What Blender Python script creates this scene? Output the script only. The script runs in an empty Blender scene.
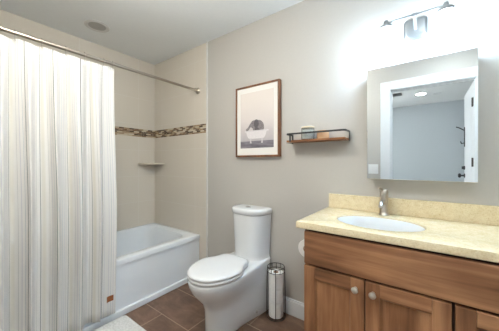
import bpy, bmesh, math, random
from mathutils import Vector, Matrix
random.seed(7)
PI = math.pi
sc = bpy.context.scene
COL = sc.collection

# ------------------------------------------------------------------ camera, world, light, exposure
CAM_Z = 1.204
cam_d = bpy.data.cameras.new('camera')
cam_d.sensor_width = 36.0
cam_d.lens = 237.5 / 499 * 36.0
cam_d.shift_y = -2.7 / 499
cam_d.clip_start = 0.02
cam = bpy.data.objects.new('camera', cam_d)
COL.objects.link(cam)
cam.location = (0, 0, CAM_Z)
cam.rotation_euler = (PI / 2, 0, math.radians(36.46))
sc.camera = cam

w = bpy.data.worlds.new('world'); sc.world = w; w.use_nodes = True
w.node_tree.nodes['Background'].inputs[0].default_value = (.75, .86, 1, 1)
w.node_tree.nodes['Background'].inputs[1].default_value = 1.0

def area(name, loc, rot, sx, sy, power, color, spread=180, shape='RECTANGLE'):
    l = bpy.data.lights.new(name, 'AREA'); l.shape = shape
    l.size = sx; l.size_y = sy; l.energy = power; l.color = color
    l.spread = math.radians(spread)
    o = bpy.data.objects.new(name, l); COL.objects.link(o)
    o.location = loc; o.rotation_euler = rot
    return o
# added fill: unseen hall window and unseen bathroom can; then the hall ceiling can
area('hall_window_fill', (-1.83, -1.35, 1.45), (0, math.radians(-90), 0), 1.3, 1.5, 42, (1.0, .98, .92))
area('bathroom_can_fill', (.22, .42, 2.436), (0, 0, 0), .13, .13, 6.0, (.84, .95, 1.0), shape='DISK')
FILL_DOME_EMIT = 33.0                   # unseen fill lamp added to the bathroom ceiling
area('hall_can_lamp', (-.06, -1.95, 2.425), (0, 0, 0), .14, .14, 3, (1.0, .98, .95), shape='DISK')
SHADE_EMIT = 38.0

vs = sc.view_settings
vs.view_transform = 'Standard'; vs.look = 'None'; vs.exposure = 0.48; vs.gamma = 1.0
vs.use_curve_mapping = False

# ------------------------------------------------------------------ dimensions
D = 1.715          # face of the long wall with picture, mirror, vanity
XL = -2.771        # face of the tub's long wall
XR = 0.475         # face of the right wall
YD = -0.05         # room face of the doorway wall
YH = -0.17         # hall face of the doorway wall
CEIL = 2.45
F = 1e-3

# ------------------------------------------------------------------ materials
def s2l(c):
    return tuple(((v / 12.92) if v <= .04045 else ((v + .055) / 1.055) ** 2.4) for v in c)
def rgb(r, g, b): return s2l((r / 255, g / 255, b / 255)) + (1,)

class M:
    def __init__(self, name, color=(.8, .8, .8, 1), rough=.5, metal=0, spec=.5, **kw):
        self.m = bpy.data.materials.new(name); self.m.use_nodes = True
        self.t = self.m.node_tree; self.b = self.t.nodes['Principled BSDF']
        self.b.inputs['Base Color'].default_value = color
        self.b.inputs['Roughness'].default_value = rough
        self.b.inputs['Metallic'].default_value = metal
        self.b.inputs['Specular IOR Level'].default_value = spec
        for k, v in kw.items(): self.b.inputs[k.replace('_', ' ')].default_value = v
    def n(self, typ, **kw):
        nd = self.t.nodes.new(typ)
        for k, v in kw.items():
            if hasattr(nd, k): setattr(nd, k, v)
            else: nd.inputs[k.replace('_', ' ')].default_value = v
        return nd
    def l(self, a, b): self.t.links.new(a, b)
    def coords(self, kind='Object', scale=(1, 1, 1), rot=(0, 0, 0), loc=(0, 0, 0)):
        tc = self.n('ShaderNodeTexCoord'); mp = self.n('ShaderNodeMapping')
        mp.inputs['Scale'].default_value = scale; mp.inputs['Rotation'].default_value = rot
        mp.inputs['Location'].default_value = loc
        self.l(tc.outputs[kind], mp.inputs['Vector']); return mp.outputs['Vector']
    def ramp(self, fac, stops, interp='LINEAR'):
        r = self.n('ShaderNodeValToRGB'); r.color_ramp.interpolation = interp
        e = r.color_ramp.elements
        while len(e) < len(stops): e.new(.5)
        for el, (p, c) in zip(e, stops): el.position = p; el.color = c
        self.l(fac, r.inputs['Fac']); return r.outputs['Color']
    def color(self, out): self.l(out, self.b.inputs['Base Color'])
    def bump(self, h, strength=.2, dist=.01):
        b = self.n('ShaderNodeBump'); b.inputs['Strength'].default_value = strength
        b.inputs['Distance'].default_value = dist
        self.l(h, b.inputs['Height']); self.l(b.outputs['Normal'], self.b.inputs['Normal'])

def painted(name, col, rough=.6, var=.02, scale=30, bump=.04):
    m = M(name, col, rough)
    v = m.coords(scale=(scale,) * 3)
    nz = m.n('ShaderNodeTexNoise', Scale=1.0, Detail=4.0); m.l(v, nz.inputs['Vector'])
    lo = tuple(c * (1 - var) for c in col[:3]) + (1,); hi = tuple(min(1, c * (1 + var)) for c in col[:3]) + (1,)
    m.color(m.ramp(nz.outputs['Fac'], [(.3, lo), (.7, hi)]))
    if bump: m.bump(nz.outputs['Fac'], bump, .002)
    return m.m

WALL = painted('taupe_wall_paint', (.52, .492, .455, 1), .65, .012, 60)
CEILM = painted('white_ceiling_paint', (.87, .89, .89, 1), .8, .01, 50)
TRIM = painted('white_trim_paint', (.76, .78, .80, 1), .35, .01, 40, 0)
HALLW = painted('blue_grey_hall_paint', (.53, .575, .605, 1), .7, .012, 40)
PORC = painted('white_porcelain', (.76, .77, .775, 1), .08, .004, 8, 0)
ACRYL = painted('white_acrylic', (.85, .89, .93, 1), .14, .004, 8, 0)
SEATP = painted('white_seat_plastic', (.77, .775, .775, 1), .16, .004, 8, 0)
PAPER = painted('white_tissue_paper', (.87, .86, .84, 1), .95, .03, 120, .3)
CARD = painted('brown_cardboard', rgb(150, 118, 88), .9, .05, 90, 0)
MAT_BOARD = painted('cream_mat_board', (.86, .83, .79, 1), .85, .01, 120, .02)
WHITEP = painted('white_plastic', (.86, .86, .85, 1), .35, .005, 20, 0)
DARKM = painted('dark_bronze_metal', (.045, .035, .028, 1), .42, .2, 60, 0)
BLACKM = painted('black_metal', (.022, .022, .024, 1), .4, .1, 60, 0)
HALLF = painted('beige_hall_carpet', (.36, .33, .29, 1), .95, .12, 200, .4)
LEATHER = painted('brown_leather', rgb(150, 88, 48), .6, .1, 200, .1)
COTTON = painted('white_cotton', (.85, .85, .83, 1), 1.0, .04, 150, .5)
VOID = painted('dark_recess', (.02, .017, .015, 1), .9, .05, 30, 0)
GREYLENS = painted('grey_frosted_lens', (.42, .41, .39, 1), .5, .02, 50, 0)

def metal(name, col, rough, scale=(3, 3, 400)):
    m = M(name, col, rough, 1.0)
    v = m.coords(scale=scale)
    nz = m.n('ShaderNodeTexNoise', Scale=1.0, Detail=2.0); m.l(v, nz.inputs['Vector'])
    mr = m.n('ShaderNodeMapRange'); m.l(nz.outputs['Fac'], mr.inputs['Value'])
    mr.inputs['To Min'].default_value = rough * .8; mr.inputs['To Max'].default_value = rough * 1.25
    m.l(mr.outputs['Result'], m.b.inputs['Roughness'])
    return m.m
NICKEL = metal('brushed_nickel', (.56, .51, .45, 1), .30)
SATIN = metal('satin_light_fixture_metal', (.34, .35, .355, 1), .34)
RODM = metal('warm_nickel_rod', (.42, .37, .31, 1), .30)
CHROME = metal('polished_chrome', (.72, .73, .74, 1), .1)
MIRROR = metal('silver_mirror', (.80, .835, .855, 1), .004)
HARDW = metal('satin_nickel_knob', (.78, .75, .70, 1), .34)

def wood(name, dark, mid, light, along, rough=.38, scale=1.0, bump=.06):
    m = M(name, mid, rough)
    st = {'X': (1.6, 22, 22), 'Y': (22, 1.6, 22), 'Z': (22, 22, 1.6)}[along]
    v = m.coords(scale=tuple(s * scale for s in st))
    n1 = m.n('ShaderNodeTexNoise', Scale=1.0, Detail=6.0, Roughness=.6, Distortion=.35); m.l(v, n1.inputs['Vector'])
    st2 = {'X': (2.2, 5, 5), 'Y': (5, 2.2, 5), 'Z': (5, 5, 2.2)}[along]
    v2 = m.coords(scale=tuple(s * scale for s in st2))
    n2 = m.n('ShaderNodeTexNoise', Scale=1.0, Detail=3.0); m.l(v2, n2.inputs['Vector'])
    mx = m.n('ShaderNodeMath', operation='ADD'); m.l(n1.outputs['Fac'], mx.inputs[0]); m.l(n2.outputs['Fac'], mx.inputs[1])
    hf = m.n('ShaderNodeMath', operation='MULTIPLY'); m.l(mx.outputs[0], hf.inputs[0]); hf.inputs[1].default_value = .5
    m.color(m.ramp(hf.outputs[0], [(.36, dark), (.5, mid), (.64, light)]))
    m.bump(n1.outputs['Fac'], bump, .002)
    return m.m
WD, WM, WL = rgb(98, 64, 42), rgb(148, 102, 70), rgb(188, 140, 100)
WOODX = wood('maple_grain_along_x', WD, WM, WL, 'X')
WOODZ = wood('maple_grain_along_z', WD, WM, WL, 'Z')
FRAMEW = wood('walnut_frame', rgb(78, 46, 28), rgb(118, 74, 46), rgb(150, 100, 64), 'Z', .45, 1.5)
SHELFW = wood('rustic_shelf_wood', rgb(88, 54, 30), rgb(132, 84, 48), rgb(164, 112, 68), 'X', .6, 1.5)

def stone():
    m = M('beige_quartz', rgb(222, 200, 150), .16)
    v = m.coords(scale=(1, 1, 1))
    a = m.n('ShaderNodeTexNoise', Scale=150.0, Detail=5.0, Roughness=.7); m.l(v, a.inputs['Vector'])
    b = m.n('ShaderNodeTexNoise', Scale=26.0, Detail=5.0, Roughness=.6); m.l(v, b.inputs['Vector'])
    c1 = m.ramp(a.outputs['Fac'], [(.30, rgb(178, 148, 100)), (.43, rgb(220, 202, 162)), (.60, rgb(234, 221, 190)), (.75, rgb(244, 236, 216))])
    c2 = m.ramp(b.outputs['Fac'], [(.35, rgb(216, 195, 152)), (.6, rgb(236, 221, 188))])
    mx = m.n('ShaderNodeMixRGB'); mx.inputs['Fac'].default_value = .45
    m.l(c1, mx.inputs['Color1']); m.l(c2, mx.inputs['Color2']); m.color(mx.outputs['Color'])
    return m.m
STONE = stone()

def floor_tile():
    m = M('brown_floor_tile', rgb(110, 78, 60), .35)
    v = m.coords('Object', loc=(1.684, -1.108, 0))
    br = m.n('ShaderNodeTexBrick'); m.l(v, br.inputs['Vector'])
    br.offset = .5; br.offset_frequency = 2
    br.inputs['Scale'].default_value = 1.0
    br.inputs['Brick Width'].default_value = .635; br.inputs['Row Height'].default_value = .31
    br.inputs['Mortar Size'].default_value = .0035; br.inputs['Mortar Smooth'].default_value = .1
    br.inputs['Color1'].default_value = (0, 0, 0, 1); br.inputs['Color2'].default_value = (1, 1, 1, 1)
    v2 = m.coords('Object', scale=(5, 9, 5))
    nz = m.n('ShaderNodeTexNoise', Scale=1.0, Detail=8.0, Roughness=.65, Distortion=.6); m.l(v2, nz.inputs['Vector'])
    c = m.ramp(nz.outputs['Fac'], [(.3, rgb(104, 77, 61)), (.5, rgb(128, 98, 79)), (.7, rgb(154, 124, 104))])
    tint = m.n('ShaderNodeMixRGB', blend_type='MULTIPLY'); tint.inputs['Fac'].default_value = .22
    m.l(c, tint.inputs['Color1']); m.l(br.outputs['Color'], tint.inputs['Color2'])
    mx = m.n('ShaderNodeMixRGB'); m.l(br.outputs['Fac'], mx.inputs['Fac'])
    m.l(tint.outputs['Color'], mx.inputs['Color1']); mx.inputs['Color2'].default_value = rgb(168, 144, 124)
    m.color(mx.outputs['Color'])
    inv = m.n('ShaderNodeMath', operation='SUBTRACT'); inv.inputs[0].default_value = 1; m.l(br.outputs['Fac'], inv.inputs[1])
    m.bump(inv.outputs[0], .3, .002)
    return m.m
FLOORT = floor_tile()

def wall_tile(name, axis):
    # axis: 'X' = wall in the XZ plane, 'Y' = wall in the YZ plane; mosaic band inside the same surface
    m = M(name, (.6, .57, .52, 1), .12)
    tc = m.n('ShaderNodeTexCoord'); sp = m.n('ShaderNodeSeparateXYZ'); m.l(tc.outputs['Object'], sp.inputs[0])
    cb = m.n('ShaderNodeCombineXYZ'); m.l(sp.outputs[axis], cb.inputs['X']); m.l(sp.outputs['Z'], cb.inputs['Y'])
    mp = m.n('ShaderNodeMapping'); mp.inputs['Location'].default_value = (.171 if axis == 'X' else -.285, -.115, 0)
    m.l(cb.outputs[0], mp.inputs['Vector'])
    br = m.n('ShaderNodeTexBrick'); m.l(mp.outputs[0], br.inputs['Vector']); br.offset = 0.0
    br.inputs['Scale'].default_value = 1.0; br.inputs['Brick Width'].default_value = .61; br.inputs['Row Height'].default_value = .31
    br.inputs['Mortar Size'].default_value = .002; br.inputs['Mortar Smooth'].default_value = .3
    br.inputs['Color1'].default_value = (.72, .66, .575, 1); br.inputs['Color2'].default_value = (.735, .675, .59, 1)
    br.inputs['Mortar'].default_value = (.78, .74, .68, 1)
    # mosaic
    mo = m.n('ShaderNodeTexBrick'); m.l(cb.outputs[0], mo.inputs['Vector']); mo.offset = .37
    mo.inputs['Scale'].default_value = 1.0; mo.inputs['Brick Width'].default_value = .058; mo.inputs['Row Height'].default_value = .0158
    mo.inputs['Mortar Size'].default_value = .0012; mo.inputs['Mortar Smooth'].default_value = .1
    mo.inputs['Color1'].default_value = (0, 0, 0, 1); mo.inputs['Color2'].default_value = (1, 1, 1, 1)
    mo.inputs['Mortar'].default_value = (.5, .5, .5, 1)
    pal = m.ramp(mo.outputs['Color'], [(0, rgb(72, 52, 38)), (.2, rgb(122, 92, 66)), (.4, rgb(196, 178, 150)), (.55, rgb(92, 68, 50)), (.7, rgb(160, 134, 104)), (.85, rgb(206, 192, 168))], 'CONSTANT')
    gm = m.n('ShaderNodeMixRGB'); m.l(mo.outputs['Fac'], gm.inputs['Fac']); m.l(pal, gm.inputs['Color1']); gm.inputs['Color2'].default_value = rgb(196, 186, 168)
    g1 = m.n('ShaderNodeMath', operation='GREATER_THAN'); m.l(sp.outputs['Z'], g1.inputs[0]); g1.inputs[1].default_value = 1.517
    g2 = m.n('ShaderNodeMath', operation='LESS_THAN'); m.l(sp.outputs['Z'], g2.inputs[0]); g2.inputs[1].default_value = 1.612
    g = m.n('ShaderNodeMath', operation='MULTIPLY'); m.l(g1.outputs[0], g.inputs[0]); m.l(g2.outputs[0], g.inputs[1])
    mx = m.n('ShaderNodeMixRGB'); m.l(g.outputs[0], mx.inputs['Fac']); m.l(br.outputs['Color'], mx.inputs['Color1']); m.l(gm.outputs['Color'], mx.inputs['Color2'])
    m.color(mx.outputs['Color'])
    inv = m.n('ShaderNodeMath', operation='SUBTRACT'); inv.inputs[0].default_value = 1; m.l(br.outputs['Fac'], inv.inputs[1])
    m.bump(inv.outputs[0], .15, .001)
    return m.m
TILEX = wall_tile('beige_wall_tile_end', 'X'); TILEY = wall_tile('beige_wall_tile_side', 'Y')

def curtain_mat():
    m = M('striped_cotton_curtain', (.8, .78, .74, 1), .9)
    uv = m.n('ShaderNodeUVMap'); sp = m.n('ShaderNodeSeparateXYZ'); m.l(uv.outputs[0], sp.inputs[0])
    dv = m.n('ShaderNodeMath', operation='DIVIDE'); m.l(sp.outputs['X'], dv.inputs[0]); dv.inputs[1].default_value = .215
    fr = m.n('ShaderNodeMath', operation='FRACT'); m.l(dv.outputs[0], fr.inputs[0])
    cream, tan, ltan = rgb(242, 240, 237), rgb(231, 227, 218), rgb(236, 233, 227)
    blue, grey, char, lil = rgb(172, 182, 191), rgb(184, 184, 184), rgb(108, 108, 114), rgb(218, 216, 221)
    st = [(0, cream), (.07, lil), (.085, cream), (.15, blue), (.158, cream), (.22, lil), (.235, cream), (.30, grey), (.308, cream),
          (.385, char), (.398, ltan), (.43, tan), (.50, ltan), (.53, cream), (.60, grey), (.608, cream), (.68, lil), (.70, cream), (.77, blue),
          (.779, cream), (.855, char), (.868, cream), (.93, lil), (.945, cream)]
    c = m.ramp(fr.outputs[0], st, 'CONSTANT')
    m.color(c)
    wv = m.n('ShaderNodeTexNoise', Scale=900.0, Detail=1.0); m.l(uv.outputs[0], wv.inputs['Vector'])
    m.bump(wv.outputs['Fac'], .15, .001)
    # cloth lets a little light through
    tr = m.n('ShaderNodeBsdfTranslucent'); m.l(c, tr.inputs['Color'])
    ms = m.n('ShaderNodeMixShader'); ms.inputs[0].default_value = .25
    m.l(m.b.outputs[0], ms.inputs[1]); m.l(tr.outputs[0], ms.inputs[2])
    m.l(ms.outputs[0], m.t.nodes['Material Output'].inputs['Surface'])
    return m.m
CURT = curtain_mat()

def rug_mat():
    m = M('white_chenille', (.82, .81, .79, 1), 1.0)
    v = m.coords(scale=(60, 60, 60)); n = m.n('ShaderNodeTexVoronoi', Scale=1.0); m.l(v, n.inputs['Vector'])
    m.color(m.ramp(n.outputs['Distance'], [(0, (.86, .85, .83, 1)), (.8, (.70, .69, .67, 1))]))
    m.bump(n.outputs['Distance'], .8, .006)
    return m.m
RUG = rug_mat()

def emit(name, col, strength):
    m = M(name, col, .4)
    m.b.inputs['Emission Color'].default_value = col
    m.b.inputs['Emission Strength'].default_value = strength
    return m.m
SHADE = emit('lit_frosted_glass', (.66, .86, 1.04, 1), SHADE_EMIT)
FILL_DOME = emit('fill_opal_glass', (1.0, .975, .90, 1), FILL_DOME_EMIT)
LENS = emit('lit_lens', (1.0, .95, .88, 1), 5.0)
GLASS = M('clear_glass', (.93, .96, .95, 1), .03, Transmission_Weight=.92, IOR=1.2).m
AMBER = M('amber_soap_glass', rgb(236, 190, 146), .15, Transmission_Weight=.35).m
def glass_window():
    m = M('window_glass', (.95, .98, 1, 1), .02, Transmission_Weight=1.0, IOR=1.02); return m.m
WGLASS = glass_window()
PRINTBG = None

# ------------------------------------------------------------------ mesh helpers
def link(name, bm, mat, parent=None, smooth=False, bevel=0, seg=2, loc=None, sharp=40):
    bmesh.ops.recalc_face_normals(bm, faces=bm.faces[:])
    me = bpy.data.meshes.new(name); bm.to_mesh(me); bm.free()
    mats = mat if isinstance(mat, (list, tuple)) else [mat]
    for k in mats: me.materials.append(k)
    o = bpy.data.objects.new(name, me); COL.objects.link(o)
    if parent is not None:
        o.parent = parent
        me.transform(Matrix.Translation(-Vector(parent_world(parent))))
    if smooth:
        for p in me.polygons: p.use_smooth = True
        if sharp < 180: me.set_sharp_from_angle(angle=math.radians(sharp))
    if bevel:
        b = o.modifiers.new('bevel', 'BEVEL'); b.width = bevel; b.segments = seg; b.limit_method = 'ANGLE'
        b.angle_limit = math.radians(40); b.harden_normals = False
    return o
def parent_world(p):
    v = Vector(p.location)
    while p.parent: p = p.parent; v += Vector(p.location)
    return v
def thing(name, loc, label, cat, group=None):
    o = bpy.data.objects.new(name, None); COL.objects.link(o); o.location = loc
    o.empty_display_size = .05
    return tag(o, label, cat, group)
def tag(o, label=None, cat=None, group=None, kind=None):
    if label: o['label'] = label
    if cat: o['category'] = cat
    if group: o['group'] = group
    if kind: o['kind'] = kind
    return o
def struct(o, label=None, cat=None): return tag(o, label, cat, kind='structure')

def box(bm, x0, x1, y0, y1, z0, z1):
    vs_ = [bm.verts.new((x, y, z)) for z in (z0, z1) for x, y in ((x0, y0), (x1, y0), (x1, y1), (x0, y1))]
    for f in ((0, 1, 2, 3), (4, 5, 6, 7), (0, 1, 5, 4), (1, 2, 6, 5), (2, 3, 7, 6), (3, 0, 4, 7)):
        bm.faces.new([vs_[i] for i in f])
    return bm
def nb(): return bmesh.new()
def bx(*a): return box(nb(), *a)
def loft(bm, rings, cap0=True, cap1=True, mat=0):
    vr = [[bm.verts.new(p) for p in r] for r in rings]
    n = len(rings[0])
    for a, b in zip(vr, vr[1:]):
        for i in range(n):
            f = bm.faces.new((a[i], a[(i + 1) % n], b[(i + 1) % n], b[i])); f.material_index = mat
    if cap0: bm.faces.new(vr[0][::-1]).material_index = mat
    if cap1: bm.faces.new(vr[-1]).material_index = mat
    return vr
def lathe(bm, prof, c=(0, 0, 0), n=32, axis='Z', cap0=True, cap1=True):
    rings = []
    for r, h in prof:
        ring = []
        for i in range(n):
            a = 2 * PI * i / n; p, q = r * math.cos(a), r * math.sin(a)
            v = {'Z': (p, q, h), 'Y': (p, h, q), 'X': (h, p, q)}[axis]
            ring.append((c[0] + v[0], c[1] + v[1], c[2] + v[2]))
        rings.append(ring)
    loft(bm, rings, cap0, cap1); return bm
def tube(bm, pts, r, n=10, closed=False):
    pts = [Vector(p) for p in pts]; rings = []; up = None; m = len(pts)
    for i, p in enumerate(pts):
        if closed: t = pts[(i + 1) % m] - pts[i - 1]
        else: t = pts[min(i + 1, m - 1)] - pts[max(i - 1, 0)]
        t.normalize()
        if up is None:
            up = Vector((0, 0, 1)) if abs(t.z) < .9 else Vector((1, 0, 0))
        s = t.cross(up).normalized(); up = s.cross(t).normalized()
        rings.append([p + r * (math.cos(2 * PI * k / n) * s + math.sin(2 * PI * k / n) * up) for k in range(n)])
    if closed:
        vr = [[bm.verts.new(p) for p in q] for q in rings]
        for i in range(m):
            a, b = vr[i], vr[(i + 1) % m]
            for k in range(n): bm.faces.new((a[k], a[(k + 1) % n], b[(k + 1) % n], b[k]))
    else: loft(bm, rings)
    return bm
def rrect(x0, x1, y0, y1, z, r, k=6):
    pts = []
    for cx, cy, a0 in ((x1 - r, y1 - r, 0), (x0 + r, y1 - r, PI / 2), (x0 + r, y0 + r, PI), (x1 - r, y0 + r, 1.5 * PI)):
        for i in range(k + 1):
            a = a0 + PI / 2 * i / k; pts.append((cx + r * math.cos(a), cy + r * math.sin(a), z))
    return pts
def ell(cx, cy, a, b, z, n=48, p=2.0):
    out = []
    for i in range(n):
        t = 2 * PI * i / n; c, s = math.cos(t), math.sin(t)
        out.append((cx + a * math.copysign(abs(c) ** (2 / p), c), cy + b * math.copysign(abs(s) ** (2 / p), s), z))
    return out

# ------------------------------------------------------------------ the room
T = .10
XTILE = -1.815                     # edge of the tile surround on the long wall
struct(link('floor', bx(XL - T, XR + T, YD - .06, D + T, -.1, 0), FLOORT), 'brown rectangular tile floor with pale grout lines', 'floor')
struct(link('ceiling', bx(XL - T, XR + T, YD - .12, D + T, CEIL, CEIL + .1), CEILM), 'flat white painted ceiling over the bathroom', 'ceiling')
struct(link('wall_back', bx(XTILE, XR + T, D, D + T, 0, CEIL), WALL), 'taupe painted wall behind toilet and vanity', 'wall')
struct(link('wall_back_tile', bx(XL, XTILE, D, D + T, 0, CEIL), TILEX), 'beige tiled wall with mosaic band at the end of the bathtub', 'wall')
struct(link('wall_left', bx(XL - T, XL, YD - .12, D + T, 0, CEIL), TILEY), 'beige tiled wall with mosaic band along the bathtub', 'wall')
struct(link('wall_right', bx(XR, XR + T, YD - .12, D, 0, CEIL), WALL), 'taupe painted side wall at the right end of the vanity', 'wall')
struct(link('wall_alcove', bx(XL, -1.86, YD, .19, 0, CEIL), TILEX), 'beige tiled wall closing the near end of the bathtub alcove', 'wall')
DX0, DX1, DZ1 = -.329, .41, 2.07   # doorway
bm = nb()
box(bm, XL, DX0 - .018, YH, YD, 0, CEIL); box(bm, DX1 + .018, XR, YH, YD, 0, CEIL); box(bm, DX0 - .018, DX1 + .018, YH, YD, DZ1 + .018, CEIL)
struct(link('wall_front', bm, WALL), 'taupe painted wall with the doorway, seen in the mirror', 'wall')
# jamb lining and casings of the doorway
bm = nb()
box(bm, DX0 - .018, DX0, YH, YD, 0, DZ1); box(bm, DX1, DX1 + .018, YH, YD, 0, DZ1); box(bm, DX0 - .018, DX1 + .018, YH, YD, DZ1, DZ1 + .018)
box(bm, DX0, DX0 + .01, YH + .045, YH + .08, 0, DZ1)
box(bm, DX0, DX1, YH + .045, YH + .08, DZ1 - .01, DZ1)
struct(link('trim_1', bm, TRIM), 'white door jamb lining', 'trim')
def casing(name, y0, y1, lab):
    bm = nb(); wd = .105
    x0, x1 = DX0 - .006, DX1 + .006
    box(bm, x0 - wd, x0, y0, y1, 0, DZ1 + .006 + wd); box(bm, x0, min(x1 + wd, XR - .001), y0, y1, DZ1 + .006, DZ1 + .006 + wd)
    box(bm, x1, min(x1 + wd, XR - .001), y0, y1, 0, DZ1 + .006)
    struct(link(name, bm, TRIM, bevel=.004), lab, 'trim')
casing('trim_2', YD, YD + .016, 'white door casing on the bathroom side')
casing('trim_3', YH - .016, YH, 'white door casing on the hall side')
# tile edge strip
struct(link('trim_4', bx(XTILE - .004, XTILE + .016, D - .012, D + .001, .0, CEIL), painted('cream_edge_strip', (.70, .68, .645, 1), .4, .01, 40, 0), bevel=.003), 'thin pale vertical strip where wall tile meets paint', 'trim')
# baseboards
def baseboard(name, x0, x1, lab):
    bm = nb(); box(bm, x0, x1, D - .014, D, 0, .112); box(bm, x0, x1, D - .009, D, .112, .128)
    struct(link(name, bm, TRIM, bevel=.003), lab, 'baseboard')
baseboard('baseboard_back', XTILE + .016, -.512, 'white baseboard behind toilet')
struct(link('baseboard_front', bx(-1.86, DX0 - .112, YD, YD + .014, 0, .125), TRIM, bevel=.003), 'white baseboard beside the doorway', 'baseboard')

# hall seen through the doorway in the mirror
HX0, HX1, HY = -1.75, 1.2, -3.0
struct(link('floor_hall', bx(HX0 - T, HX1 + T, HY - T, YD - .06, -.1, -.0005), HALLF), 'beige carpet in the hall', 'floor')
struct(link('ceiling_hall', bx(HX0 - T, HX1 + T, HY - T, YH, CEIL, CEIL + .1), CEILM), 'white hall ceiling seen in the mirror', 'ceiling')
struct(link('wall_hall_far', bx(HX0 - T, HX1 + T, HY - T, HY, 0, CEIL), HALLW), 'blue grey hall wall seen in the mirror', 'wall')
struct(link('wall_hall_right', bx(HX1, HX1 + T, HY, YH, 0, CEIL), HALLW), 'blue grey side wall of the hall', 'wall')
bm = nb()
box(bm, HX0 - T, HX0, HY, -2.05, 0, CEIL); box(bm, HX0 - T, HX0, -.65, YH, 0, CEIL)
box(bm, HX0 - T, HX0, -2.05, -.65, 0, .75); box(bm, HX0 - T, HX0, -2.05, -.65, 2.1, CEIL)
struct(link('wall_hall_left', bm, HALLW), 'blue grey hall wall with an added window opening', 'wall')
struct(link('wall_hall_near', bx(XR + T, HX1, YH, YH + .1, 0, CEIL), HALLW), 'blue grey hall wall beside the doorway', 'wall')
win = struct(link('added_window_1', bx(HX0 - .06, HX0 - .055, -2.05, -.65, .75, 2.1), WGLASS), 'added unseen hall window letting fill daylight in', 'window')  # unseen window, added so daylight can fill hall and doorway
bm = nb()
for y0, y1, z0, z1 in ((-2.05, -2.0, .75, 2.1), (-.7, -.65, .75, 2.1), (-2.0, -.7, .75, .8), (-2.0, -.7, 2.05, 2.1), (-2.0, -.7, 1.4, 1.44)):
    box(bm, HX0 - .09, HX0 - .03, y0, y1, z0, z1)
link('added_window_frame', bm, TRIM, win)
# ceiling slope at the far left of the hall
bm = nb()
loft(bm, [[(HX0, HY, CEIL), (-.60, HY, CEIL), (HX0, HY, CEIL - .45)], [(HX0, HY + .5, CEIL), (-.60, HY + .5, CEIL), (HX0, HY + .5, CEIL - .45)]])
struct(link('ceiling_hall_slope', bm, CEILM), 'sloped piece of white hall ceiling', 'ceiling')
struct(link('trim_5', bx(-.75, -.12, HY, HY + .09, .80, .835), TRIM, bevel=.004), 'white ledge along the hall wall seen in the mirror', 'trim')

# the open door, folded back into the hall
door = struct(link('door_1', bx(DX1 + .002, DX1 + .037, YH - .715, YH - .018, .012, DZ1 - .003), TRIM, bevel=.002), 'white door standing open into the hall, seen edge on in the mirror', 'door')
bm = nb()
for z0, z1 in ((.2, .95), (1.1, 1.9)): box(bm, DX1 - .002, DX1 + .002, YH - .6, YH - .13, z0, z1)
link('door_panel', bm, TRIM, door, bevel=.002)
kb = nb(); lathe(kb, [(.027, 0), (.027, -.008), (.011, -.012), (.011, -.035), (.026, -.042), (.029, -.055), (.022, -.066), (.004, -.069)], (DX1 + .001, YH - .655, 1.04), 20, 'X')
link('door_knob', kb, BLACKM, door, smooth=True)
kb = nb(); lathe(kb, [(.024, 0), (.024, -.012), (.016, -.02)], (DX1 + .001, YH - .655, 1.14), 20, 'X'); box(kb, DX1 - .03, DX1 - .018, YH - .66, YH - .65, 1.122, 1.158)
link('door_lock', kb, BLACKM, door, smooth=True)
for z in (.25, 1.21, 1.85):
    hb = nb(); tube(hb, [(DX1 - .004, YH - .012, z - .048), (DX1 - .004, YH - .012, z + .048)], .008); box(hb, DX1 - .0015, DX1 + .001, YH - .012, YH + .03, z - .045, z + .045)
    link('door_hinge', hb, DARKM, door)

# ------------------------------------------------------------------ bathtub
tub = thing('bathtub', (-2.34, .955, 0), 'white alcove bathtub with plain apron, behind the striped curtain', 'bathtub')
TX0, TX1, TY0, TY1, TZ = XL + .002, -1.914, .192, D - .002, .447
bm = nb()
rings = [rrect(TX0, TX1 - .02, TY0, TY1, .02, .006), rrect(TX0, TX1 - .02, TY0, TY1, TZ - .05, .006), rrect(TX0, TX1 - .02, TY0, TY1, TZ - .045, .006), rrect(TX0, TX1, TY0, TY1, TZ - .042, .008), rrect(TX0, TX1, TY0, TY1, TZ - .010, .010),
         rrect(TX0 + .003, TX1 - .003, TY0 + .003, TY1 - .003, TZ - .003, .012), rrect(TX0 + .010, TX1 - .010, TY0 + .010, TY1 - .010, TZ, .015),
         rrect(TX0 + .06, TX1 - .075, TY0 + .09, TY1 - .09, TZ, .13), rrect(TX0 + .068, TX1 - .085, TY0 + .10, TY1 - .10, TZ - .006, .13), rrect(TX0 + .078, TX1 - .095, TY0 + .115, TY1 - .11, TZ - .03, .13),
         rrect(TX0 + .10, TX1 - .12, TY0 + .18, TY1 - .16, .25, .13), rrect(TX0 + .13, TX1 - .15, TY0 + .27, TY1 - .21, .12, .12), rrect(TX0 + .17, TX1 - .19, TY0 + .33, TY1 - .26, .085, .10)]
loft(bm, rings)
link('basin', bm, ACRYL, tub, smooth=True, sharp=35)
bm = nb(); box(bm, TX1 - .024, TX1 - .012, TY0 + .002, TY1 - .002, .05, TZ - .04)
link('apron_panel', bm, ACRYL, tub, bevel=.003)
bm = nb(); box(bm, TX1 - .03, TX1 + .006, TY0 + .002, TY1 - .002, .001, .052)
link('base_skirt', bm, ACRYL, tub, bevel=.008, seg=3)
bm = nb(); lathe(bm, [(.035, 0), (.035, .004), (.02, .006)], (-2.34, 1.28, .0845), 24); link('drain', bm, CHROME, tub, smooth=True)

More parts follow.
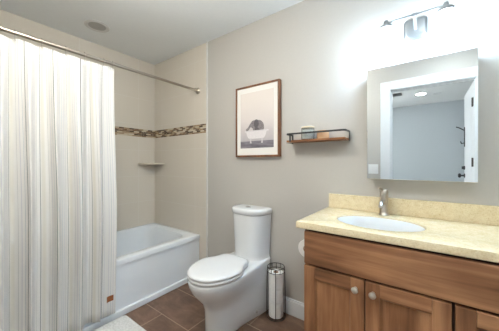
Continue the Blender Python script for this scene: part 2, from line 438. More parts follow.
# corner shelf
bm = nb(); R = .215
def qring(z, r, inset=0): return [(XL + .001, D - .001, z)] + [(XL + .001 + r * math.sin(PI / 2 * i / 14), D - .001 - r * math.cos(PI / 2 * i / 14), z) for i in range(15)]
loft(bm, [qring(1.183, R - .006), qring(1.187, R), qring(1.199, R), qring(1.203, R - .005)])
tag(link('corner_shelf', bm, painted('beige_ceramic', (.70, .63, .52, 1), .2, .02, 30, 0)), 'small beige quarter round shelf in the tiled tub corner', 'shelf')

# ------------------------------------------------------------------ curtain rod and curtain
RX, RZ = -1.95, 1.972
rod = thing('shower_curtain_rod', (RX, D, RZ), 'brushed metal shower curtain rod below the ceiling', 'curtain rod')
bm = nb(); tube(bm, [(RX, .195, RZ), (RX, D - .004, RZ)], .0125, 16); link('rod', bm, RODM, rod, smooth=True)
bm = nb(); lathe(bm, [(.034, -.001), (.034, -.006), (.028, -.012), (.018, -.02), (.018, -.045), (.013, -.05)], (RX, D, RZ), 24, 'Y'); link('end_flange', bm, RODM, rod, smooth=True)
bm = nb(); lathe(bm, [(.034, .001), (.034, .006), (.028, .012), (.018, .02), (.018, .045), (.013, .05)], (RX, .19, RZ), 24, 'Y'); link('end_flange', bm, RODM, rod, smooth=True)

CY0, CY1, CZ0, CZ1 = .215, .862, .085, 1.945
NU, NV = 420, 30
def fold(s, v):        # s along the rod 0..1, v 0 top .. 1 bottom: offset from the curtain's mean plane, and sideways drift
    t = min(1, max(0, (s - .80) / .10)); amp = (.013 + .017 * min(1, v * 2.2)) * (1 - .85 * t * t * (3 - 2 * t))
    a = 2 * PI * (5.25 * s + .08 * math.sin(5 * s + 1) + .03 * v * math.sin(9 * s))
    o = amp * math.sin(a) +   .22 * amp * math.sin(2.3 * a + 1.3) + .002 * math.sin(31 * s + 2 * v)
    return o, .010 * math.cos(a) * min(1, v * 2)
bm = nb(); uvl = bm.loops.layers.uv.new('UVMap')
us = [0.0]; prev = None
for i in range(NU + 1):
    s = i / NU; o, dy = fold(s, .5); p = Vector((o, CY0 + s * (CY1 - CY0) + dy, 0))
    if prev is not None: us.append(us[-1] + (p - prev).length)
    prev = p
grid = []
for i in range(NU + 1):
    s = i / NU; colm = []
    for j in range(NV + 1):
        v = j / NV; o, dy = fold(s, v)
        z = CZ1 + (CZ0 - CZ1) * v
        z += (-.012 * abs(math.sin(PI * (s * 5.25 + .1))) if j == 0 else 0)
        t = min(1, v / .72); lean = .088 * (t * t * (3 - 2 * t))
        spread = 1 - .034 * v
        colm.append(bm.verts.new((RX + lean + o * (1 if v > .05 else .8), CY0 + (s * (CY1 - CY0)) * spread + dy - .012 * v * s, z)))
    grid.append(colm)
for i in range(NU):
    for j in range(NV):
        f = bm.faces.new((grid[i][j], grid[i + 1][j], grid[i + 1][j + 1], grid[i][j + 1]))
        for lp, (a, b) in zip(f.loops, ((i, j), (i + 1, j), (i + 1, j + 1), (i, j + 1))):
            lp[uvl].uv = (us[a], b / NV * 1.86)
cur = thing('shower_curtain', (RX, .54, CZ1), 'cream shower curtain with thin grey and tan vertical stripes in soft folds', 'curtain')
cl = link('cloth', bm, CURT, cur, smooth=True, sharp=180)
sm = cl.modifiers.new('thickness', 'SOLIDIFY'); sm.thickness = .0016; sm.offset = 0
def curtain_x(y, z):
    s = (y - CY0) / (CY1 - CY0); v = (CZ1 - z) / (CZ1 - CZ0); t = min(1, v / .72)
    return RX + .088 * (t * t * (3 - 2 * t)) + fold(s, v)[0]
bm = nb(); ys = [.770 + .05 * i / 10 for i in range(11)]
def tag_strip(z, off): return [bm.verts.new((curtain_x(y, z) + off, y, z)) for y in ys]
A0, A1, B0, B1 = tag_strip(.185, .003), tag_strip(.225, .003), tag_strip(.185, .006), tag_strip(.225, .006)
for i in range(10):
    for q in ((A0[i], A0[i + 1], A1[i + 1], A1[i]), (B0[i], B0[i + 1], B1[i + 1], B1[i]), (A0[i], A0[i + 1], B0[i + 1], B0[i]), (A1[i], A1[i + 1], B1[i + 1], B1[i])): bm.faces.new(q)
bm.faces.new((A0[0], A1[0], B1[0], B0[0])); bm.faces.new((A0[10], A1[10], B1[10], B0[10]))
tag(link('sewn_tag', bm, LEATHER, cur), 'small brown leather tag near the hem')
# hooks
hy = [.245, .3066, .4286, .5536, .663, .7895, .852]
hooks = ['nearest the left edge of the photo', 'second in from the near end', 'third in from the near end', 'at the middle of the curtain', 'third from the free edge', 'second from the free edge', 'at the curtain\'s free edge']
for y, lab in zip(hy, hooks):
    bm = nb(); pts = [(RX + .0165 * math.cos(a), y, RZ + .0165 * math.sin(a)) for a in [math.radians(q) for q in range(-60, 241, 20)]]
    pts += [(RX - .004, y, RZ - .028), (RX, y + .001, RZ - .045)]
    tube(bm, pts, .0017, 6)
    for zz in (RZ + .017,): lathe(bm, [(.001, -.004), (.004, -.002), (.004, .002), (.001, .004)], (RX, y, zz), 8, 'Y')
    tag(link('curtain_hook', bm, NICKEL, smooth=True), 'small metal curtain hook on the rod, ' + lab, 'hook', 'hooks along the curtain rod')

# recessed light over the tub, unlit
def downlight(loc, lab, r, lensm, cat='ceiling light'):
    t = thing('recessed_light', loc, lab, cat)
    bm = nb(); x, y, z = loc
    lathe(bm, [(r, -.001), (r, -.007), (r * .93, -.011), (r * .72, -.006), (r * .70, -.001)], loc, 36, cap0=False, cap1=False); link('trim_ring', bm, TRIM if lensm is not GREYLENS else painted('off_white_trim_ring', (.66, .65, .63, 1), .6, .01, 20, 0), t, smooth=True)
    bm = nb(); lathe(bm, [(r * .71, -.001), (r * .71, -.005), (r * .3, -.009), (.002, -.010)], loc, 36); link('lens', bm, lensm, t, smooth=True)
downlight((-2.40, .915, CEIL), 'unlit round recessed ceiling light above the bathtub', .098, GREYLENS)
downlight((-.06, -2.02, CEIL), 'lit round recessed light in the hall ceiling, seen in the mirror', .095, LENS)
DLX, DLY = -1.08, .44
dl = thing('fill_ceiling_lamp', (DLX, DLY, CEIL), 'added unseen semi flush opal glass fill lamp on the bathroom ceiling above the bath mat', 'ceiling light')  # unseen lamp, added as soft fill for tub side and ceiling
bm = nb(); lathe(bm, [(.06, -.001), (.070, -.004), (.070, -.018), (.02, -.026), (.010, -.03), (.010, -.115), (.02, -.12)], (DLX, DLY, CEIL), 32); link('canopy_stem', bm, NICKEL, dl, smooth=True)
bm = nb(); lathe(bm, [(.04, -.121), (.10, -.125), (.145, -.14), (.165, -.165), (.160, -.19), (.138, -.215), (.10, -.235), (.05, -.246), (.002, -.249)], (DLX, DLY, CEIL), 40); link('glass_bowl', bm, FILL_DOME, dl, smooth=True)
downlight((.22, .42, CEIL), 'added unseen round recessed fill light in the bathroom ceiling in front of the vanity', .095, LENS)  # unseen can, added to brighten vanity front and wall right of mirror
def vent(x, y, wx, wy, mat, lab):
    t = thing('ceiling_vent', (x, y, CEIL), lab, 'vent')
    bm = nb()
    for a, b, c, d in ((-wx, wx, -wy, -wy + .012), (-wx, wx, wy - .012, wy), (-wx, -wx + .012, -wy + .012, wy - .012), (wx - .012, wx, -wy + .012, wy - .012)): box(bm, x + a, x + b, y + c, y + d, CEIL - .008, CEIL - .001)
    link('vent_frame', bm, mat, t)
    bm = nb(); k = 7
    for i in range(k):
        yy = y - wy + .014 + (2 * wy - .03) * i / (k - 1); box(bm, x - wx + .012, x + wx - .012, yy - .003, yy + .003, CEIL - .007, CEIL - .001)
    link('slats', bm, mat, t)
vent(-.42, -1.83, .085, .10, painted('dark_grey_vent', (.13, .13, .13, 1), .5, .05, 40, 0), 'dark grey vent in the hall ceiling, seen in the mirror')
vent(.18, -2.14, .06, .05, TRIM, 'small white vent in the hall ceiling, seen in the mirror')

# ------------------------------------------------------------------ toilet
TXC = -1.20
toi = thing('toilet', (TXC, 1.40, 0), 'white skirted toilet with closed lid and dual flush tank', 'toilet')
def outline(z, yF, yM, hM, hB, yB, n=22, dx=0, rb=.03):
    half = []
    for i in range(n + 1):
        a = PI / 2 * i / n
        half.append((hM * math.sin(a) ** .92 if i else 0.0, yM - (yM - yF) * math.cos(a)))
    m = 8
    for i in range(1, m + 1):
        t = i / m; s = t * t * (3 - 2 * t); half.append((hM + (hB - hM) * s, yM + (yB - rb - yM) * t))
    for i in range(1, 5):
        a = PI / 2 * i / 5; half.append((hB - rb + rb * math.cos(a), yB - rb + rb * math.sin(a)))
    half.append((hB - rb, yB))
    L = [(TXC - x, y, z) for x, y in half[1:]]; Rr = [(TXC + x, y, z) for x, y in half]
    return Rr + L[::-1]
bm = nb()
BOWL = [(0.001, 1.155, 1.34, .112, .165), (.012, 1.148, 1.34, .118, .170), (.10, 1.148, 1.34, .116, .170), (.18, 1.142, 1.33, .118, .168), (.235, 1.118, 1.32, .130, .168),
        (.285, 1.072, 1.30, .151, .167), (.33, 1.038, 1.285, .168, .167), (.37, 1.020, 1.28, .178, .167), (.40, 1.014, 1.275, .183, .167), (.412, 1.016, 1.275, .181, .165), (.416, 1.026, 1.275, .174, .158)]
loft(bm, [outline(z, a, b, c, d, D - .012) for z, a, b, c, d in BOWL])
link('bowl', bm, PORC, toi, smooth=True, sharp=60)
def seat_ring(z, g):
    pts = outline(z, 1.012 + g, 1.265, .188 - g, .135 - g, 1.468 - g, rb=min(.07, (.135 - g) * .8))
    return pts
bm = nb(); loft(bm, [seat_ring(.419, .006), seat_ring(.424, 0), seat_ring(.437, 0), seat_ring(.441, .005)]); link('seat', bm, SEATP, toi, smooth=True, sharp=60)
bm = nb(); loft(bm, [seat_ring(.4435, .006), seat_ring(.447, .0), seat_ring(.457, .0), seat_ring(.464, .006), seat_ring(.468, .02), seat_ring(.471, .05), seat_ring(.473, .09)]); link('lid', bm, SEATP, toi, smooth=True, sharp=60)
for s in (-1, 1):
    bm = nb(); tube(bm, [(TXC + s * .075 - .02, 1.474, .438), (TXC + s * .075 + .02, 1.474, .438)], .014, 12); box(bm, TXC + s * .075 - .016, TXC + s * .075 + .016, 1.462, 1.488, .417, .438)
    link('hinge', bm, SEATP, toi, smooth=True)
def dring(z, a, b, n=26, p=2.7):
    back = D - .014; pts = []
    for i in range(n + 1):
        t = PI * i / n; c, s = math.cos(t), math.sin(t)
        pts.append((TXC + a * math.copysign(abs(c) ** (2 / p), c), back - b * abs(s) ** (2 / p), z))
    return pts
bm = nb(); loft(bm, [dring(.405, .163, .20), dring(.42, .153, .178), dring(.45, .150, .168), dring(.55, .156, .170), dring(.70, .164, .176), dring(.779, .169, .179)]); link('tank', bm, PORC, toi, smooth=True, sharp=60)
bm = nb(); loft(bm, [dring(.781, .168, .184), dring(.786, .174, .189), dring(.814, .176, .191), dring(.822, .172, .187), dring(.827, .165, .177), dring(.829, .13, .15)]); link('tank_lid', bm, PORC, toi, smooth=True, sharp=60)
bm = nb(); loft(bm, [ell(TXC, 1.605, .026, .019, .828), ell(TXC, 1.605, .026, .019, .833), ell(TXC, 1.605, .022, .015, .835)]); fb = link('flush_button', bm, CHROME, toi, smooth=True)
bm = nb(); lathe(bm, [(.011, 0), (.011, .006), (.007, .010)], (TXC + .158, 1.50, .06), 16, 'X'); tag(link('bolt_cap', bm, GREYLENS, toi, smooth=True), 'small grey round bolt cap on the skirt')

# ------------------------------------------------------------------ toilet paper stand with rolls
SX, SY = -.940, 1.622
st = thing('toilet_paper_stand', (SX, SY, 0), 'dark wire toilet paper stand on the floor beside toilet', 'paper holder')
bm = nb(); circ = lambda r, z, n=28: [(SX + r * math.cos(2 * PI * i / n), SY + r * math.sin(2 * PI * i / n), z) for i in range(n)]
tube(bm, circ(.072, .008), .0035, 8, True); link('base_ring', bm, DARKM, st, smooth=True)
bm = nb(); tube(bm, circ(.066, .392), .0035, 8, True); link('top_ring', bm, DARKM, st, smooth=True)
bm = nb(); tube(bm, circ(.067, .358), .0025, 8, True); link('lower_ring', bm, DARKM, st, smooth=True)
bm = nb(); tube(bm, [(SX - .072, SY, .008), (SX + .072, SY, .008)], .003, 8); tube(bm, [(SX, SY - .072, .008), (SX, SY + .072, .008)], .003, 8); link('base_cross', bm, DARKM, st, smooth=True)
for k in range(4):
    a = math.radians(-62 + 90 * k)
    r0, r1 = .072, .066
    bm = nb(); tube(bm, [(SX + r0 * math.cos(a), SY + r0 * math.sin(a), .008), (SX + r0 * math.cos(a), SY + r0 * math.sin(a), .2), (SX + r1 * math.cos(a), SY + r1 * math.sin(a), .392)], .003, 8)
    link('upright', bm, DARKM, st, smooth=True)
for k in range(6):
    a = math.radians(-32 + 60 * k)
    bm = nb(); tube(bm, [(SX + .067 * math.cos(a), SY + .067 * math.sin(a), .358), (SX + .066 * math.cos(a), SY + .066 * math.sin(a), .392)], .002, 6)
    link('short_spoke', bm, DARKM, st, smooth=True)
def tp_roll(c, axis, lab, group=None, r=.056, h=.105):
    t = thing('toilet_paper_roll', c, lab, 'toilet paper', group)
    bm = nb(); lathe(bm, [(.021, 0), (r - .003, 0), (r, .003), (r, h - .003), (r - .003, h), (.021, h), (.021, 0)], c, 36, axis, False, False); bmesh.ops.remove_doubles(bm, verts=bm.verts[:], dist=1e-6)
    link('paper', bm, PAPER, t, smooth=True)
    bm = nb(); lathe(bm, [(.0205, .0005), (.0205, h - .0005), (.0188, h - .0005), (.0188, .0005), (.0205, .0005)], c, 24, axis, False, False); bmesh.ops.remove_doubles(bm, verts=bm.verts[:], dist=1e-6)
    link('cardboard_core', bm, CARD, t, smooth=True)
for k, pos in enumerate(('at the bottom of the stack', 'in the middle of the stack', 'on top of the stack')):
    tp_roll((SX, SY, .0125 + k * .1125), 'Z', 'white toilet paper roll in the wire stand, ' + pos, 'toilet paper rolls in the stand', r=.057, h=.111)

# roll on the vanity's side
VX0, VX1, VY = -.522, .44, 1.215
tp_roll((-.584, 1.375, .6760), 'Y', 'white toilet paper roll hung on the vanity\'s left side', r=.055, h=.105)
hd = thing('roll_holder', (VX0, 1.43, .685), 'nickel toilet paper holder on the vanity\'s left side', 'paper holder')
bm = nb(); tube(bm, [(-.584, 1.36, .685), (-.584, 1.50, .685)], .0096, 12); link('spindle', bm, NICKEL, hd, smooth=True)
bm = nb(); tube(bm, [(-.584, 1.50, .685), (-.57, 1.508, .685), (-.53, 1.51, .685), (VX0 - .001, 1.51, .685)], .0075, 12); lathe(bm, [(.022, -.012), (.022, -.001)], (VX0, 1.51, .685), 20, 'X'); link('wall_arm', bm, NICKEL, hd, smooth=True)

# ------------------------------------------------------------------ vanity
van = thing('vanity_cabinet', ((VX0 + VX1) / 2, D - .26, 0), 'brown stained maple vanity cabinet with panelled doors below the beige top', 'cabinet')
CT0, CT1 = .852, .888
bm = nb()
box(bm, VX0, VX1, VY + .06, D - .001, .0, .10); box(bm, VX0, VX0 + .018, VY, D - .001, .10, CT0 - .001); box(bm, VX1 - .018, VX1, VY, D - .001, .10, CT0 - .001)
box(bm, VX0 + .018, VX1 - .018, VY + .004, D - .001, .10, .118); box(bm, VX0 + .018, VX1 - .018, D - .012, D - .001, .118, CT0 - .001)
link('carcass', bm, WOODZ, van)
FX = [-.520, -.2255, -.2215, .083, .093, VX1 - .002]
bm = nb()  # dark face frame behind doors
box(bm, VX0 + .018, VX1 - .018, VY + .001, VY + .014, .640, .676); box(bm, VX0 + .018, VX1 - .018, VY + .001, VY + .014, .832, CT0 - .001); box(bm, VX0 + .018, VX1 - .018, VY + .001, VY + .014, .10, .125)
box(bm, .07, .1, VY + .001, VY + .014, .125, .64); box(bm, -.24, -.21, VY + .001, VY + .014, .125, .64)
tag(link('face_frame', bm, wood('dark_maple_frame', rgb(44, 27, 18), rgb(58, 36, 24), rgb(72, 46, 30), 'X'), van), 'dark brown frame showing in the gaps between doors')
bm = nb(); box(bm, FX[0], FX[5], VY - .021, VY, .669, .840); link('drawer_front', bm, WOODX, van, bevel=.004)
def cab_door(x0, x1, z0, z1, knob):
    ya, yb, s = VY - .021, VY, .060
    # stiles full height, rails between
    bm = nb()
    box(bm, x0, x0 + s, ya, yb, z0, z1); box(bm, x1 - s, x1, ya, yb, z0, z1)
    d = link('cabinet_door', bm, WOODZ, van, bevel=.0025)
    for zr in (z0, z1 - s): link('rail', bx(x0 + s, x1 - s, ya, yb, zr, zr + s), WOODX, d, bevel=.0025)
    a0, a1, c0, c1 = x0 + s, x1 - s, z0 + s, z1 - s
    def pr(g, y): return [(a0 + g, y, c0 + g), (a1 - g, y, c0 + g), (a1 - g, y, c1 - g), (a0 + g, y, c1 - g)]
    bm = nb(); loft(bm, [pr(0, yb - .002), pr(0, ya + .004), pr(.004, ya + .006), pr(.009, ya + .012), pr(.016, ya + .0125)]); link('panel', bm, WOODZ, d)
    if knob is not None:
        bm = nb(); kx, kz = knob
        lathe(bm, [(.0085, 0), (.0085, -.003), (.006, -.006), (.006, -.013), (.013, -.018), (.0152, -.023), (.0145, -.027), (.009, -.030), (.001, -.031)], (kx, ya, kz), 24, 'Y')
        tag(link('knob', bm, HARDW, d, smooth=True), 'round satin nickel knob')
cab_door(FX[0], FX[1], .112, .660, (-.262, .614))
cab_door(FX[2], FX[3], .112, .660, (-.188, .614))
cab_door(FX[4], FX[5], .112, .660, (.405, .614))

# countertop with oval cut-out
KX0, KX1, KY0, KY1 = -.563, XR - .002, 1.187, D - .001
SKX, SKY, SA, SB = -.203, 1.422, .207, .151
N = 96
def sq(a):
    c, s = math.cos(a), math.sin(a)
    t = min((((KX1 if c > 0 else KX0) - SKX) / c) if abs(c) > 1e-9 else 1e9, (((KY1 if s > 0 else KY0) - SKY) / s) if abs(s) > 1e-9 else 1e9)
    return SKX + t * c, SKY + t * s
angs = [2 * PI * i / N for i in range(N)] + [math.atan2(y - SKY, x - SKX) % (2 * PI) for x in (KX0, KX1) for y in (KY0, KY1)]
angs = sorted(angs)
def er(a, k, z):
    ca, sa = math.cos(a), math.sin(a); q = 1 / math.sqrt((ca / (SA + k)) ** 2 + (sa / (SB + k)) ** 2); return (SKX + q * ca, SKY + q * sa, z)
bm = nb()
o_ = [sq(a) for a in angs]
def inset(p, g): return (min(max(p[0], KX0 + g), KX1 - g), min(max(p[1], KY0 + g), KY1))
R_ = [[er(a, 0, CT0) for a in angs], [er(a, 0, CT1 - .004) for a in angs], [er(a, .001, CT1 - .001) for a in angs], [er(a, .004, CT1) for a in angs],
      [inset(p, .005) + (CT1,) for p in o_], [inset(p, .0015) + (CT1 - .0015,) for p in o_], [p + (CT1 - .005,) for p in o_], [p + (CT0 + .003,) for p in o_], [inset(p, .003) + (CT0,) for p in o_], [er(a, 0, CT0) for a in angs]]
loft(bm, R_, False, False); bmesh.ops.remove_doubles(bm, verts=bm.verts[:], dist=1e-5)
top = thing('countertop', (SKX, SKY, CT0), 'speckled beige stone vanity countertop with backsplash and oval sink cut-out', 'countertop')
link('slab', bm, STONE, top, smooth=True, sharp=25)
bm = nb(); box(bm, KX0 + .012, KX1, D - .021, D - .001, CT1, CT1 + .098); link('backsplash', bm, STONE, top, bevel=.002)
# undermount basin
snk = thing('sink_basin', (SKX, SKY, .72), 'white oval undermount sink set in the beige countertop', 'sink')
bm = nb(); prof = [(-.0015, CT0 - .012), (-.0015, CT1 - .008), (-.004, CT1 - .006), (-.008, CT1 - .010), (-.012, CT0 - .015), (-.018, CT0 - .07), (-.045, CT0 - .105), (-.085, CT0 - .123), (-.125, CT0 - .130)]
loft(bm, [ell(SKX, SKY, SA + k, SB + k, z, 64) for k, z in prof], False, True)
loft(bm, [ell(SKX, SKY, SA + k, SB + k, z, 64) for k, z in [(-.0015, CT0 - .012), (-.004, CT0 - .03), (-.010, CT0 - .07), (-.03, CT0 - .115), (-.08, CT0 - .137), (-.125, CT0 - .142)]], False, True)
bmesh.ops.remove_doubles(bm, verts=bm.verts[:], dist=1e-6)
link('bowl', bm, PORC, snk, smooth=True, sharp=70)
bm = nb(); lathe(bm, [(.023, .0005), (.023, .003), (.016, .004), (.014, .002)], (SKX, SKY, CT0 - .130), 24); link('drain', bm, CHROME, snk, smooth=True)

# faucet
FXc, FYc = -.20, 1.645
fa = thing('faucet', (FXc, FYc, CT1), 'brushed nickel single lever faucet behind the sink', 'faucet')
bm = nb(); lathe(bm, [(.030, .0005), (.030, .004), (.026, .008), (.0235, .02), (.0225, .10), (.023, .125)], (FXc, FYc, CT1), 28); link('body', bm, NICKEL, fa, smooth=True)
bm = nb(); P = [(FXc, FYc - .012, CT1 + .078), (FXc, FYc - .05, CT1 + .088), (FXc, FYc - .09, CT1 + .088), (FXc, FYc - .118, CT1 + .080), (FXc, FYc - .128, CT1 + .066)]; tube(bm, P, .0125, 16); link('spout', bm, NICKEL, fa, smooth=True)
bm = nb(); lathe(bm, [(.023, .127), (.023, .146), (.017, .154), (.006, .157)], (FXc, FYc, CT1), 28); tube(bm, [(FXc, FYc, CT1 + .145), (FXc - .012, FYc - .03, CT1 + .160), (FXc - .022, FYc - .062, CT1 + .168)], .0062, 10); link('lever', bm, NICKEL, fa, smooth=True)

# ------------------------------------------------------------------ mirror cabinet
MX0, MX1, MZ0, MZ1, MY = -.2915, .2138, 1.1045, 1.781, D - .085
mc = thing('mirror_cabinet', ((MX0 + MX1) / 2, D, MZ0), 'mirrored medicine cabinet on the wall above the vanity', 'mirror')
link('cabinet_body', bx(MX0 + .004, MX1 - .004, MY + .022, D - .001, MZ0 + .004, MZ1 - .004), painted('white_cabinet_metal', (.80, .81, .82, 1), .4, .01, 30, 0), mc, bevel=.002)
bm = nb(); fr = lambda g, y: [(MX0 + g, y, MZ0 + g), (MX1 - g, y, MZ0 + g), (MX1 - g, y, MZ1 - g), (MX0 + g, y, MZ1 - g)]
loft(bm, [fr(0, MY + .020), fr(0, MY + .0015), fr(.0015, MY)]); md = link('mirror_door', bm, MIRROR, mc)

# ------------------------------------------------------------------ vanity light
LX, LZ, LY = -.045, 2.006, D - .15
vl = thing('vanity_light', (LX, D, LZ), 'two shade brushed nickel vanity light glowing above the mirror', 'wall light')
bm = nb()
def rr_xz(cx, cz, hw, hh, y, r): return [(x, y, z) for x, z, _ in rrect(cx - hw, cx + hw, cz - hh, cz + hh, 0, r)]
loft(bm, [rr_xz(LX, LZ - .015, .058, .063, D - .001, .02), rr_xz(LX, LZ - .015, .058, .063, D - .012, .02), rr_xz(LX, LZ - .015, .050, .055, D - .020, .018), rr_xz(LX, LZ - .015, .040, .045, D - .022, .015)]); link('backplate', bm, SATIN, vl, smooth=True)
bm = nb(); tube(bm, [(LX, D - .02, LZ - .02), (LX, D - .06, LZ - .016), (LX, LY + .02, LZ - .006), (LX, LY, LZ)], .008, 12); link('arm', bm, SATIN, vl, smooth=True)
BX0, BX1 = -.180, .086
bm = nb(); tube(bm, [(BX0, LY, LZ), (BX1, LY, LZ)], .0055, 12); lathe(bm, [(.009, -.012), (.009, .012)], (LX, LY, LZ), 16, 'X'); link('bar', bm, SATIN, vl, smooth=True)
for xx in (BX0, BX1):
    bm = nb(); lathe(bm, [(.009, .014), (.012, .006), (.012, -.010), (.030, -.016), (.034, -.020), (.035, -.034), (.033, -.0345)], (xx, LY, LZ), 28); link('shade_cap', bm, SATIN, vl, smooth=True)
    bm = nb(); lathe(bm, [(.031, -.033), (.036, -.045), (.044, -.09), (.0515, -.14), (.055, -.165), (.052, -.165), (.0485, -.14), (.041, -.09), (.033, -.047), (.028, -.036)], (xx, LY, LZ), 36, cap0=False, cap1=False); tag(link('glass_shade', bm, SHADE, vl, smooth=True), 'glowing white frosted glass shade')

# ------------------------------------------------------------------ wall shelf with jars
HX0_, HX1_, HZ = -.837, -.412, 1.371
sh = thing('wall_shelf', ((HX0_ + HX1_) / 2, D, HZ), 'small wood wall shelf with black metal rail right of the picture', 'shelf')
SY0 = D - .122
link('board', bx(HX0_ + .004, HX1_ - .004, SY0, D - .003, HZ - .014, HZ), SHELFW, sh, bevel=.0015)
def flat_bar(bm, pts, w, t):   # upright flat strip following pts in plan
    rings = []
    for i, p in enumerate(pts):
        p = Vector(p); a = Vector(pts[max(i - 1, 0)]); b = Vector(pts[min(i + 1, len(pts) - 1)])
        d = (b - a); d.z = 0; d.normalize(); nrm = Vector((-d.y, d.x, 0)) * t / 2
        rings.append([p - nrm, p + nrm, p + nrm + Vector((0, 0, w)), p - nrm + Vector((0, 0, w))])
    loft(bm, rings)
def upath(z, g=0):
    x0, x1, y0, r = HX0_ + g, HX1_ - g, SY0 - .003 + g, .022
    pts = [(x0, D - .002, z)] + [(x0 + r - r * math.cos(a), y0 + r - r * math.sin(a), z) for a in [PI / 2 * i / 6 for i in range(7)]]
    pts += [(x1 - r + r * math.sin(a), y0 + r - r * math.cos(a), z) for a in [PI / 2 * i / 6 for i in range(7)]] + [(x1, D - .002, z)]
    return pts
bm = nb(); flat_bar(bm, upath(HZ + .040), .012, .004); link('rail', bm, BLACKM, sh)
for xx in (HX0_, HX1_):
    bm = nb(); box(bm, xx - .002, xx + .002, D - .022, D - .002, HZ - .020, HZ + .052); box(bm, xx - .002, xx + .002, SY0 + .004, D - .002, HZ - .019, HZ - .0165); link('bracket', bm, BLACKM, sh)
for xx in (HX0_ + .035,):
    bm = nb(); box(bm, xx - .006, xx + .006, SY0 - .005, SY0 - .001, HZ - .012, HZ + .044); link('rail_post', bm, BLACKM, sh)
JX, JY = -.690, 1.652
jar = thing('glass_jar', (JX, JY, HZ), 'clear glass jar of white cotton rounds on the wall shelf', 'jar')
z0 = HZ + .0008
bm = nb(); lathe(bm, [(.030, 0), (.043, 0), (.046, .004), (.046, .082), (.044, .084), (.0435, .082), (.0435, .006), (.030, .0055)], (JX, JY, z0), 32); link('glass', bm, GLASS, jar, smooth=True)
bm = nb(); lathe(bm, [(.047, .085), (.047, .093), (.044, .096), (.012, .097)], (JX, JY, z0), 32); link('jar_lid', bm, painted('pale_wood_lid', rgb(214, 196, 164), .5, .05, 40, 0), jar, smooth=True)
bm = nb()
for i in range(9): lathe(bm, [(.036, i * .0072), (.0405, .001 + i * .0072), (.0405, .006 + i * .0072), (.036, .007 + i * .0072)], (JX, JY, z0 + .007), 24)
tag(link('cotton_rounds', bm, COTTON, jar, smooth=True), kind='stuff')
CX, CY = -.578, 1.652
can = thing('amber_candle', (CX, CY, HZ), 'short amber glass candle beside the jar on the wall shelf', 'candle')
bm = nb(); lathe(bm, [(.028, 0), (.040, 0), (.042, .004), (.042, .056), (.040, .058), (.039, .056), (.039, .042), (.001, .041)], (CX, CY, z0), 32); link('cup', bm, AMBER, can, smooth=True)
bm = nb(); lathe(bm, [(.0385, .0412), (.0385, .046), (.002, .0465)], (CX, CY, z0), 28); tube(bm, [(CX, CY, z0 + .046), (CX + .001, CY, z0 + .054)], .0012, 6); link('wax', bm, painted('cream_wax', rgb(240, 222, 190), .5, .02, 40, 0), can, smooth=True)

# ------------------------------------------------------------------ framed picture
PX0, PX1, PZ0, PZ1, PY = -1.398, -.942, 1.255, 1.882, D - .038
pic = thing('framed_picture', ((PX0 + PX1) / 2, D, PZ0), 'wood framed print of an elephant in a white clawfoot tub', 'picture')
bm = nb(); fw = .016
box(bm, PX0, PX0 + fw, PY, D - .001, PZ0, PZ1); box(bm, PX1 - fw, PX1, PY, D - .001, PZ0, PZ1)
box(bm, PX0 + fw, PX1 - fw, PY, D - .001, PZ0, PZ0 + fw); box(bm, PX0 + fw, PX1 - fw, PY, D - .001, PZ1 - fw, PZ1)
link('frame', bm, FRAMEW, pic, bevel=.0015)
link('mat_board', bx(PX0 + fw - .001, PX1 - fw + .001, PY + .007, PY + .013, PZ0 + fw - .001, PZ1 - fw + .001), MAT_BOARD, pic)
# print: thin sheet, picture drawn in its own faces
m = M('print_background', (.7, .68, .67, 1), .8)
gv = m.n('ShaderNodeTexCoord'); sp = m.n('ShaderNodeSeparateXYZ'); m.l(gv.outputs['Generated'], sp.inputs[0])
nz = m.n('ShaderNodeTexNoise', Scale=6.0, Detail=4.0); m.l(gv.outputs['Generated'], nz.inputs['Vector'])
ad = m.n('ShaderNodeMath', operation='MULTIPLY_ADD'); m.l(nz.outputs['Fac'], ad.inputs[0]); ad.inputs[1].default_value = .12; m.l(sp.outputs['Z'], ad.inputs[2])
m.color(m.ramp(ad.outputs[0], [(.1, rgb(178, 172, 176)), (.28, rgb(198, 190, 190)), (.55, rgb(220, 210, 206)), (.95, rgb(226, 216, 209))]))
PBG = m.m
PFLOOR = wood('print_grey_floor', rgb(96, 92, 100), rgb(128, 122, 130), rgb(160, 154, 160), 'X', .8, 3)
PELE = painted('print_elephant_grey', rgb(132, 124, 126), .8, .35, 90, 0)
PELD = painted('print_elephant_dark', rgb(96, 90, 94), .8, .2, 90, 0)
PTUB = painted('print_tub_white', rgb(228, 222, 222), .8, .04, 60, 0)
PFOOT = painted('print_tub_foot', rgb(206, 200, 202), .8, .05, 60, 0)
QX0, QX1, QZ0, QZ1 = PX0 + .055, PX1 - .055, PZ0 + .078, PZ1 - .062
qw, qh = QX1 - QX0, QZ1 - QZ0
bm = nb(); lay = [0]
def flat(pts, mi):
    lay[0] += 1; y = PY + .0054 - .00012 * lay[0]
    f = bm.faces.new([bm.verts.new((QX0 + u * qw, y, QZ0 + v * qh)) for u, v in pts]); f.material_index = mi
box(bm, QX0, QX1, PY + .0056, PY + .0072, QZ0, QZ1)
def oval(u, v, a, b, n=28, a0=0, a1=2 * PI, rot=0):
    return [(u + a * math.cos(t) * math.cos(rot) - b * math.sin(t) * math.sin(rot) * qh / qw, v + b * math.sin(t) * math.cos(rot) + a * math.cos(t) * math.sin(rot) * qw / qh) for t in [a0 + (a1 - a0) * i / n for i in range(n + 1 if a1 - a0 < 6.2 else n)]]
flat([(0, 0), (1, 0), (1, .125), (0, .125)], 1)
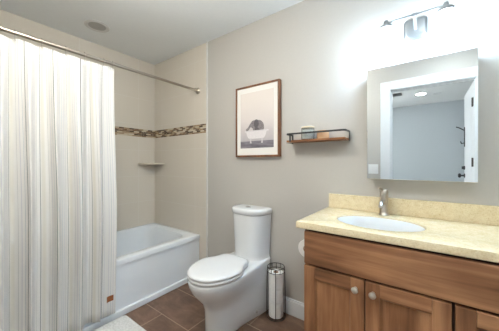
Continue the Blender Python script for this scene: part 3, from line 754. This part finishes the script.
# elephant: back, head, ear, trunk curling out on the left, arm on the rim
flat(oval(.56, .36, .17, .13), 2)
flat(oval(.43, .42, .11, .075), 2)
flat(oval(.50, .43, .075, .075), 3)
flat([(.36, .47), (.30, .43), (.24, .37), (.18, .345), (.175, .315), (.22, .305), (.27, .33), (.32, .37), (.37, .39), (.42, .40), (.42, .46)], 2)
flat(oval(.38, .445, .010, .009), 3)
flat([(.46, .36), (.52, .37), (.60, .33), (.66, .30), (.66, .285), (.44, .285)], 3)
# tub
flat([(.14, .30), (.17, .313), (.83, .313), (.87, .30), (.87, .292), (.80, .285), (.78, .23), (.74, .18), (.70, .165), (.30, .165), (.25, .18), (.21, .23), (.19, .285), (.14, .292)], 4)
flat([(.29, .17), (.36, .17), (.345, .12), (.36, .085), (.30, .085), (.31, .12)], 5)
flat([(.64, .17), (.71, .17), (.69, .12), (.70, .085), (.64, .085), (.655, .12)], 5)
flat([(.17, .305), (.83, .305), (.83, .297), (.17, .297)], 5)
pr = link('print', bm, [PBG, PFLOOR, PELE, PELD, PTUB, PFOOT], pic)
m = M('picture_glazing', (1, 1, 1, 1), .03)
# ------------------------------------------------------------------ wall switch, bath mat, robe hook
sw = thing('light_switch', (-.52, YD, 1.127), 'white double light switch beside the doorway, seen in the mirror', 'light switch')
link('plate', bx(-.575, -.465, YD + .0005, YD + .006, 1.068, 1.186), WHITEP, sw, bevel=.002)
for xx in (-.545, -.495):
    link('rocker', bx(xx - .016, xx + .016, YD + .0055, YD + .010, 1.095, 1.160), WHITEP, sw, bevel=.0015)
bm = nb()
rings = [rrect(-1.885, -1.36, .07, .915, .001, .03), rrect(-1.890, -1.355, .065, .92, .010, .03), rrect(-1.885, -1.36, .07, .915, .020, .03), rrect(-1.87, -1.375, .085, .90, .025, .03)]
loft(bm, rings)
tag(link('bath_mat', bm, RUG, smooth=True), 'white plush bath mat on the floor beside the bathtub', 'bath mat')
rh = thing('door_hook', (DX1, YH - .66, 1.5), 'black hook on the open hall door, seen in the mirror', 'hook')
bm = nb(); box(bm, DX1 - .006, DX1 + .0015, YH - .68, YH - .645, 1.41, 1.66); link('hook_plate', bm, BLACKM, rh)
bm = nb(); tube(bm, [(DX1 - .004, YH - .662, 1.62), (DX1 - .05, YH - .662, 1.655), (DX1 - .085, YH - .662, 1.672)], .006, 8); link('hook_arm', bm, BLACKM, rh)
bm = nb(); tube(bm, [(DX1 - .004, YH - .662, 1.46), (DX1 - .03, YH - .662, 1.45), (DX1 - .04, YH - .662, 1.48)], .006, 8); link('hook_arm', bm, BLACKM, rh)
